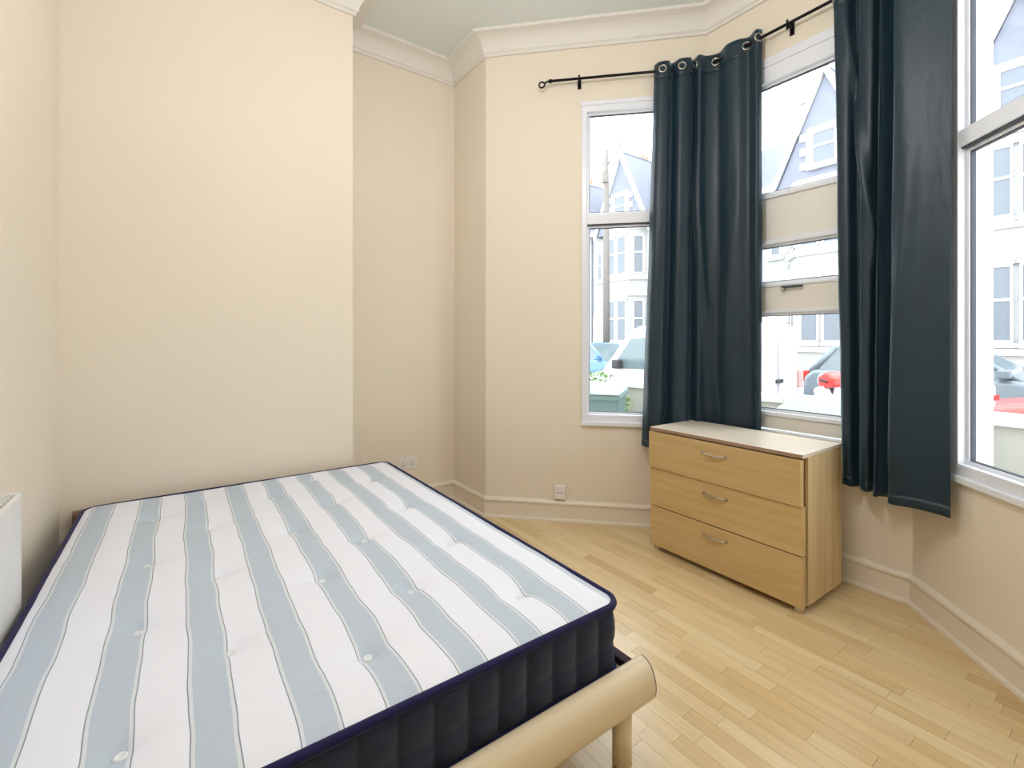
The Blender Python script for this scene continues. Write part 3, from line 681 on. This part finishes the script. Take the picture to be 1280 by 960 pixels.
# ---- terraced houses
def make_house():
    h = thing('terraced_house', '', 'house', (0, 0, 0), group='gabled terrace houses across the street')
    S = M['stone']
    def window(x0, x1, z0, z1, y, ang=0.0, c=None, sash=0.45, parent=None):
        # sash window: stone surround, frame, two panes; optionally turned about point c
        def rot(mb):
            if c is not None:
                ca, sa = cos(ang), sin(ang)
                mb.v = [(c[0]+(p[0]-c[0])*ca-(p[1]-c[1])*sa, c[1]+(p[0]-c[0])*sa+(p[1]-c[1])*ca, p[2]) for p in mb.v]
            return mb
        f = MB(); e = 0.06
        for (a, b, zz0, zz1) in ((x0, x1, z1-e, z1), (x0, x1, z0, z0+e), (x0, x0+e, z0, z1), (x1-e, x1, z0, z1), (x0, x1, z0+(z1-z0)*(1-sash)-0.03, z0+(z1-z0)*(1-sash)+0.03)):
            f.box(a, b, y-0.05, y+0.02, zz0, zz1)
        w = rot(f).build('window_frame', M['upvc'], h)
        zm = z0+(z1-z0)*(1-sash)
        rot(bx(x0+e, x1-e, y-0.015, y+0.01, z0+e, zm-0.03)).build('pane', M['housepane'], w)
        rot(bx(x0+e, x1-e, y-0.015, y+0.01, zm+0.03, z1-e)).build('pane', M['housepane'], w)
        rot(bx(x0-0.1, x1+0.1, y-0.10, y+0.02, z0-0.12, z0)).build('window_ledge', S, w)
        rot(bx(x0-0.1, x1+0.1, y-0.06, y+0.02, z1, z1+0.14)).build('lintel', S, w)
    bx(-2.5, 2.5, 0, 8, -0.6, 6.3).build('wall', M['render'], h)
    # two-storey canted bay
    bay = [(-1.45, 0.02), (-0.85, -0.8), (0.85, -0.8), (1.45, 0.02)]
    MB().prism(bay, -0.6, 6.0, 'Z').build('bay', M['render'], h)
    for z in (0.75, 3.05, 3.75, 5.95):
        bb = [(-1.55, 0.02), (-0.9, -0.88), (0.9, -0.88), (1.55, 0.02)]
        MB().prism(bb, z, z+0.16, 'Z').build('string_course', S, h)
    for z0, z1 in ((1.05, 2.9), (4.0, 5.7)):
        window(-0.72, -0.06, z0, z1, -0.83); window(0.06, 0.72, z0, z1, -0.83)
        L_ = hypot(0.6, 0.82)
        window(-L_/2-0+0.14, L_/2-0.14, z0, z1, -0.03, ang=-math.atan2(0.82, 0.6), c=(0, 0)) if False else None
        for sg in (-1, 1):
            cx, cy = sg*1.15, -0.39; a = sg*math.atan2(0.82, 0.6)
            f = MB(); g1 = MB(); e = 0.06; w2 = 0.30
            def tr(mb):
                ca, sa = cos(a), sin(a); mb.v = [(cx+p[0]*ca-p[1]*sa, cy+p[0]*sa+p[1]*ca, p[2]) for p in mb.v]; return mb
            for (x0, x1, q0, q1) in ((-w2, w2, z1-e, z1), (-w2, w2, z0, z0+e), (-w2, -w2+e, z0, z1), (w2-e, w2, z0, z1), (-w2, w2, z0+(z1-z0)*0.55-0.03, z0+(z1-z0)*0.55+0.03)): f.box(x0, x1, -0.05, 0.03, q0, q1)
            w = tr(f).build('window_frame', M['upvc'], h)
            tr(bx(-w2+e, w2-e, -0.02, 0.02, z0+e, z1-e)).build('pane', M['housepane'], w)
    # gable over the bay
    MB().prism([(-1.75, 6.0), (1.75, 6.0), (0, 9.3)], -0.45, 3.5, 'Y').build('gable', M['slate'], h)
    g = MB()
    for sg in (-1, 1):
        g.quadmesh([(sg*1.95, -0.62, 5.75), (sg*1.95, -0.42, 5.75), (sg*1.95, -0.42, 6.05), (sg*1.95, -0.62, 6.05), (0, -0.62, 9.35), (0, -0.42, 9.35), (0, -0.42, 9.72), (0, -0.62, 9.72)],
                   [(0, 1, 2, 3), (4, 7, 6, 5), (0, 4, 5, 1), (1, 5, 6, 2), (2, 6, 7, 3), (3, 7, 4, 0)])
    g.build('bargeboard', S, h)
    gr_ = MB()
    for sg in (-1, 1):
        gr_.quadmesh([(sg*1.9, -0.5, 6.0), (sg*1.9, 4.0, 6.0), (0, 4.0, 9.62), (0, -0.5, 9.62)], [(0, 1, 2, 3)])
    gq = gr_.build('gable_roof', M['slate'], h); sm = gq.modifiers.new('t', 'SOLIDIFY'); sm.thickness = 0.1
    MB().lathe([(0.05, 9.6), (0.06, 9.9), (0.02, 10.3)], (0, -0.5, 0), n=8).build('finial', M['slate'], h)
    bx(-0.62, 0.62, -0.52, -0.40, 6.45, 7.75).build('gable_window_surround', S, h)
    for k in range(3):
        for sg in (-1, 1): bx(sg*0.72-0.13, sg*0.72+0.13, -0.51, -0.40, 6.5+k*0.45, 6.73+k*0.45).build('quoin', S, h)
    window(-0.42, 0.42, 6.55, 7.6, -0.53)
    # main roof
    MB().prism([(-0.35, 6.2), (4.0, 9.0), (8.3, 6.2)], -2.5, 2.5, 'X').build('roof', M['slate'], h)
    bx(-2.5, 2.5, -0.38, -0.02, 6.12, 6.3).build('gutter', S, h)
    ch = bx(-2.42, -1.67, 3.4, 4.6, 8.0, 10.3).build('chimney', M['chimney'], h)
    bx(-2.49, -1.60, 3.33, 4.67, 10.1, 10.25).build('chimney_cap', S, ch)
    for k in range(3): MB().lathe([(0.13, 10.3), (0.11, 10.8)], (-2.05, 3.65+k*0.35, 0), n=10).build('chimney_pot', M['chimney'], ch)
    # doorway and the small window over it
    dpts = [(-2.33, -0.1), (-1.62, -0.1), (-1.62, 2.1)]+[(-1.975+0.355*cos(a), 2.1+0.355*sin(a)) for a in [pi*q/10 for q in range(1, 10)]]+[(-2.33, 2.1)]
    MB().prism(dpts, -0.02, 0.05, 'Y').build('porch_recess', M['board'], h)
    dd = bx(-2.24, -1.71, -0.03, 0.0, -0.1, 0.9).build('door', M['door_dark'], h)
    MB().prism([(x*1.0-(0.0), z) for x, z in dpts], -0.018, 0.0, 'Y')
    arch = MB()
    for q in range(11):
        a = pi*q/10; x, z = -1.975+0.43*cos(a), 2.1+0.43*sin(a)
        arch.box(x-0.07, x+0.07, -0.08, 0.0, z-0.07, z+0.07)
    for k in range(6):
        for x in (-2.395, -1.555): arch.box(x-0.07-(k % 2)*0.03, x+0.07+(k % 2)*0.03, -0.08, 0.0, -0.1+k*0.36, 0.22+k*0.36)
    arch.build('door_arch', S, h)
    window(-2.2, -1.75, 3.95, 5.3, -0.02)
    for k in range(9):
        bx(-1.62+(k % 2)*0.04, -1.50, -0.06, 0.0, 3.5+k*0.27, 3.66+k*0.27).build('quoin', S, h)
    MB().tube([(2.40, -0.08, -0.1), (2.40, -0.08, 6.1)], 0.05, 8).build('downpipe', M['slate'], h)
    return h
house = make_house()
HL = ['white gabled terrace house far left, left of the telegraph pole', 'white gabled bay-windowed house right of the telegraph pole, seen through the left window',
      'white gabled terrace house hidden mostly behind the left curtain', 'white gabled house seen through the middle window',
      'white gabled house seen through the right-hand window', 'white gabled terrace house beyond the right frame edge']
for k, lab in enumerate(HL):
    hh = house if k == 0 else copy_tree(house)
    hh.location = (-18.32+4.07*k, 16.5, GZ+0.35); hh.scale = (0.814, 0.814, 1.0); hh['label'] = lab
# ---- telegraph pole
tp = thing('telegraph_pole', 'tall wooden telegraph pole in front of the houses', 'telegraph pole', (-12.1, 12.9, GZ))
MB().lathe([(0.14, 0), (0.12, 5), (0.09, 8.5), (0.02, 8.56)], n=12).build('pole_shaft', M['pole_wood'], tp, smooth=True)
MB().lathe([(0.13, 7.3), (0.13, 7.7)], (0.0, -0.05, 0), n=10).build('cable_box', M['pole_wood'], tp)
for z in (8.0,): bx(-0.16, 0.16, -0.04, 0.04, z, z+0.07).build('cross_bracket', M['pole_wood'], tp)
# ---- cars
def make_car(label, paint, loc, facing, L_=4.1, H_=1.48, Wd=1.74, hatch=True):
    # local: front towards +X
    c = thing('parked_car', label, 'car', loc, 0 if facing > 0 else pi)
    h2 = L_/2; hb = 0.92
    lower = [(-h2, 0.32), (-h2+0.05, 0.22), (h2-0.1, 0.20), (h2, 0.34), (h2-0.02, 0.62), (h2-0.18, 0.76), (h2-1.05, hb), (-h2+0.22, hb+0.04), (-h2+0.03, 0.80)]
    def arches(pts): return pts
    b = MB().prism(lower, -Wd/2, Wd/2, 'Y').build('body', M[paint], c, bevel=0.09, seg=3, smooth=True)
    x0r = -h2+0.12; x1r = -h2+0.55; x2r = h2-1.75; x3r = h2-0.98
    def cab(z0, z1, k0, k1, y0, y1):
        # loft between two x-ranges
        def lerp(a, b_, t): return a+(b_-a)*t
        zz = [(z-hb)/(H_-hb) for z in (z0, z1)]
        v = []
        for t, z, w in ((zz[0], z0, y0), (zz[1], z1, y1)):
            xa = lerp(x0r, x1r, t)+k0; xb = lerp(x3r, x2r, t)-k1
            v += [(xa, -w, z), (xb, -w, z), (xb, w, z), (xa, w, z)]
        return MB().hexa(v)
    cab(hb-0.05, H_-0.05, 0.0, 0.0, Wd/2-0.10, Wd/2-0.25).build('greenhouse_glass', M['carglass'], c, bevel=0.03)
    rf = MB().hexa([(x1r-0.06, -Wd/2+0.24, H_-0.07), (x2r+0.08, -Wd/2+0.24, H_-0.07), (x2r+0.08, Wd/2-0.24, H_-0.07), (x1r-0.06, Wd/2-0.24, H_-0.07),
                    (x1r+0.05, -Wd/2+0.30, H_), (x2r-0.1, -Wd/2+0.30, H_), (x2r-0.1, Wd/2-0.30, H_), (x1r+0.05, Wd/2-0.30, H_)]).build('roof', M[paint], c, bevel=0.03)
    for sg in (-1, 1):
        yb, yt = sg*(Wd/2-0.10), sg*(Wd/2-0.25)
        for (xb, xt, r) in ((x3r-0.02, x2r, 0.045), ((x3r+x0r)/2, (x2r+x1r)/2, 0.035), (x0r+0.03, x1r, 0.06)):
            MB().tube([(xb, yb, hb-0.03), (xt, yt, H_-0.05)], r, 8).build('pillar', M[paint], c, smooth=True)
        bx(x3r-0.28, x3r-0.12, sg*(Wd/2+0.02)-0.09, sg*(Wd/2+0.02)+0.09, hb+0.02, hb+0.17).build('mirror', M[paint], c, bevel=0.03)
        bx(h2-0.28, h2-0.03, sg*(Wd/2-0.28)-0.2, sg*(Wd/2-0.28)+0.2, 0.60, 0.74).build('headlamp', M['lamp_clear'], c, bevel=0.03)
        bx(-h2-0.005, -h2+0.12, sg*(Wd/2-0.2)-0.12, sg*(Wd/2-0.2)+0.12, 0.68, 0.92).build('tail_lamp', M['lamp_red'], c, bevel=0.02)
        bx(-0.5, -0.32, sg*Wd/2-0.02, sg*Wd/2+0.02, 0.78, 0.82).build('door_handle', M['blackplastic'], c)
        for x in (-h2+0.75, h2-0.78):
            w = MB().lathe([(0.20, -0.10), (0.31, -0.10), (0.325, -0.06), (0.325, 0.06), (0.31, 0.10), (0.20, 0.10)], (x, sg*(Wd/2-0.085), 0.325), 'Y', 22).build('wheel', M['tyre'], c, smooth=False)
            hbm = MB().lathe([(0.19, -0.02), (0.21, 0.0), (0.21, 0.02)], (x, sg*(Wd/2+0.008), 0.325), 'Y', 22); hbm.build('hub_cap', M['alloy'], w)
            for q in range(5):
                a = 2*pi*q/5; bx(x+0.12*cos(a)-0.03, x+0.12*cos(a)+0.03, sg*(Wd/2+0.02)-0.012, sg*(Wd/2+0.02)+0.012, 0.325+0.12*sin(a)-0.03, 0.325+0.12*sin(a)+0.03).build('hub_slot', M['tyre'], w)
            MB().lathe([(0.36, -0.03), (0.38, 0.0), (0.36, 0.012)], (x, sg*(Wd/2-0.006), 0.335), 'Y', 22).build('wheel_arch', M['blackplastic'], c)
    bx(h2-0.06, h2+0.01, -0.5, 0.5, 0.36, 0.52).build('grille', M['blackplastic'], c, bevel=0.01)
    return c
RZ = GZ-0.10
make_car('blue hatchback parked across the street, seen through the left window', 'blue_paint', (-11.4, 11.7, RZ), 1)
make_car('dark green car standing before the houses behind the blue hatchback', 'dark_paint', (-10.1, 14.15, GZ), -1, H_=1.62)
make_car('grey hatchback right of the white van, seen through the middle window', 'grey_paint', (-2.45, 11.7, RZ), 1, L_=4.2)
make_car('red car on the near kerb, seen through the right window', 'red_paint', (0.45, 8.25, RZ), -1, L_=4.1)
# ---- white van
vn = thing('white_van', 'small white panel van parked on the near side of the road', 'van', (-5.74, 8.05, RZ), pi)
vp = [(-2.0, 0.35), (-1.95, 0.25), (1.9, 0.24), (2.0, 0.4), (1.95, 0.72), (1.15, 0.94), (0.42, 1.74), (0.2, 1.84), (-1.75, 1.87), (-1.9, 1.82)]
MB().prism(vp, -0.85, 0.85, 'Y').build('body', M['white_paint'], vn, bevel=0.07, seg=3, smooth=True)
MB().hexa([(1.10, -0.72, 1.00), (1.125, -0.72, 1.015), (1.125, 0.72, 1.015), (1.10, 0.72, 1.00), (0.46, -0.68, 1.70), (0.485, -0.68, 1.715), (0.485, 0.68, 1.715), (0.46, 0.68, 1.70)]).build('windscreen', M['carglass'], vn)
for sg in (-1, 1):
    MB().prism([(-0.35, 1.02), (0.86, 1.0), (0.36, 1.60), (-0.35, 1.64)], sg*0.855-0.008, sg*0.855+0.008, 'Y').build('side_window', M['carglass'], vn, bevel=0.006)
    bx(-1.9, 1.8, sg*0.855-0.015, sg*0.855+0.015, 0.50, 0.60).build('rub_strip', M['blackplastic'], vn, bevel=0.01)
    bx(-2.03, -1.95, sg*0.77-0.06, sg*0.77+0.06, 0.75, 1.05).build('tail_lamp', M['lamp_pink'], vn, bevel=0.02)
    bx(-2.02, -1.96, sg*0.35-0.32, sg*0.35+0.32, 0.60, 1.70).build('rear_door', M['white_paint'], vn, bevel=0.03)
    bx(0.55, 0.72, sg*0.95-0.08, sg*0.95+0.08, 1.0, 1.18).build('mirror', M['blackplastic'], vn, bevel=0.03)
    for x in (-1.25, 1.25):
        w = MB().lathe([(0.19, -0.11), (0.29, -0.11), (0.31, -0.06), (0.31, 0.06), (0.29, 0.11), (0.19, 0.11)], (x, sg*0.77, 0.31), 'Y', 22).build('wheel', M['tyre'], vn)
        MB().lathe([(0.19, -0.01), (0.19, 0.015)], (x, sg*0.885, 0.31), 'Y', 20).build('hub_cap', M['alloy'], w)
bx(-2.10, -1.95, -0.83, 0.83, 0.34, 0.56).build('rear_bumper', M['white_paint'], vn, bevel=0.03)
bx(-2.035, -2.02, -0.12, 0.12, 0.86, 0.92).build('door_handle', M['blackplastic'], vn)
bx(-2.115, -2.095, -0.75, -0.45, 0.42, 0.50).build('reflector', M['lamp_orange'], vn)
# ---- scooter
sc = thing('motor_scooter', 'red and white motor scooter beyond the garden wall, middle window', 'scooter', (-1.98, 6.6, RZ), pi-0.25)
for x in (-0.62, 0.62):
    w = MB().torus((x, 0, 0.24), (0, 1, 0), 0.19, 0.055, 20, 8).build('wheel', M['tyre'], sc, smooth=True)
    MB().lathe([(0.15, -0.03), (0.15, 0.03)], (x, 0, 0.24), 'Y', 16).build('hub', M['alloy'], w)
MB().prism([(-0.85, 0.62), (-0.75, 0.42), (-0.35, 0.30), (0.0, 0.28), (0.05, 0.36), (-0.10, 0.74), (-0.80, 0.80)], -0.15, 0.15, 'Y').build('rear_body', M['red_paint'], sc, bevel=0.05, seg=3)
MB().prism([(-0.80, 0.80), (-0.10, 0.74), (-0.05, 0.80), (-0.4, 0.88), (-0.85, 0.90)], -0.14, 0.14, 'Y').build('seat', M['blackplastic'], sc, bevel=0.03)
MB().prism([(0.0, 0.28), (0.42, 0.27), (0.42, 0.33), (0.0, 0.34)], -0.14, 0.14, 'Y').build('footboard', M['white_paint'], sc, bevel=0.01)
MB().prism([(0.36, 0.30), (0.46, 0.28), (0.62, 0.95), (0.52, 1.0)], -0.20, 0.20, 'Y').build('leg_shield', M['white_paint'], sc, bevel=0.03)
MB().prism([(0.42, 0.46), (0.85, 0.38), (0.80, 0.54), (0.60, 0.60)], -0.08, 0.08, 'Y').build('front_mudguard', M['red_paint'], sc, bevel=0.02)
MB().tube([(0.62, 0, 0.24), (0.50, 0, 1.02)], 0.03, 8).build('fork', M['blackplastic'], sc)
MB().tube([(0.42, -0.33, 1.08), (0.50, -0.1, 1.04), (0.50, 0.1, 1.04), (0.42, 0.33, 1.08)], 0.018, 8).build('handlebar', M['blackplastic'], sc)
MB().lathe([(0.03, 0.12), (0.09, 0.08), (0.11, 0.0), (0.08, -0.08)], (0.55, 0, 1.05), 'X', 14).build('headlamp', M['lamp_clear'], sc, smooth=True)
MB().prism([(0.42, 0.98), (0.60, 0.94), (0.62, 1.10), (0.50, 1.18), (0.40, 1.10)], -0.12, 0.12, 'Y').build('handlebar_cowl', M['red_paint'], sc, bevel=0.03, seg=3)
# top box behind the seat
tb_ = bx(-1.0, -0.62, -0.19, 0.19, 0.88, 1.16).build('top_box', M['white_paint'], sc, bevel=0.06, seg=3); bx(-1.005, -0.615, -0.195, 0.195, 0.98, 1.03).build('red_band', M['red_paint'], tb_)
# ---- wheelie bins
def make_bin(label, loc, rz):
    b = thing('wheelie_bin', label, 'bin', loc, rz, 'green wheelie bins in the front garden')
    def fr(z, hx, y0, y1): return [(-hx, y0, z), (hx, y0, z), (hx, y1, z), (-hx, y1, z)]
    MB().hexa(fr(0.06, 0.22, -0.24, 0.24)+fr(0.94, 0.275, -0.32, 0.33)).build('bin_body', M['bin'], b, bevel=0.03, seg=3)
    bx(-0.295, 0.295, -0.345, 0.35, 0.90, 0.955).build('rim', M['bin'], b, bevel=0.015)
    ld = MB().hexa(fr(0.955, 0.30, -0.37, 0.36)+fr(1.03, 0.24, -0.28, 0.30)).build('lid', M['binlid'], b, bevel=0.025, seg=3)
    MB().tube([(-0.27, 0.40, 0.96), (0.27, 0.40, 0.96)], 0.018, 8).build('handle', M['bin'], b)
    for sg in (-1, 1):
        MB().lathe([(0.09, -0.025), (0.10, 0), (0.09, 0.025)], (sg*0.24, 0.24, 0.10), 'X', 16).build('wheel', M['tyre'], b)
        bx(sg*0.2-0.03, sg*0.2+0.03, 0.33, 0.42, 0.92, 0.98).build('lid_hinge', M['bin'], b)
    bx(-0.14, 0.14, -0.33, -0.30, 0.60, 0.72).build('number_panel', M['binlid'], b)
    return b
make_bin('green wheelie bin outside the left window, below the bush', (-3.36, 3.42, GZ), 0.6)
make_bin('green wheelie bin by the garden wall, low in the middle window', (-1.36, 3.90, GZ), -0.1)
# ---- garden bush
bu = thing('garden_bush', 'small leafy green bush behind the bin outside the left window', 'bush', (-3.98, 4.0, GZ))
st = MB()
for k in range(9):
    a = 2*pi*k/9; st.tube([(0.04*cos(a), 0.04*sin(a), 0), (0.16*cos(a), 0.14*sin(a), 0.5), (0.34*cos(a), 0.26*sin(a), 0.92)], [0.014, 0.01, 0.004], 6)
st.build('stems', M['stem'], bu)
lf = MB(); rg = random.Random(5)
for k in range(2200):
    a = rg.uniform(0, 2*pi); rr = sqrt(rg.random()); th = rg.uniform(-0.5, 1)
    p = Vector((0.5*rr*cos(a), 0.36*rr*sin(a), 0.55+0.52*th*sqrt(1-rr*rr*0.85)+0.05*rg.random()))
    d = Vector((rg.uniform(-1, 1), rg.uniform(-1, 1), rg.uniform(-0.3, 1))).normalized(); e = d.cross(Vector((rg.uniform(-1, 1), rg.uniform(-1, 1), rg.uniform(-1, 1)))).normalized()
    l, w = rg.uniform(0.03, 0.06), rg.uniform(0.012, 0.022); nn = d.cross(e)*0.006
    lf.quadmesh([p, p+d*l*0.5+e*w+nn, p+d*l, p+d*l*0.5-e*w+nn], [(0, 1, 2, 3)])
lf.build('leaves', M['leaf'], bu, kind='stuff')
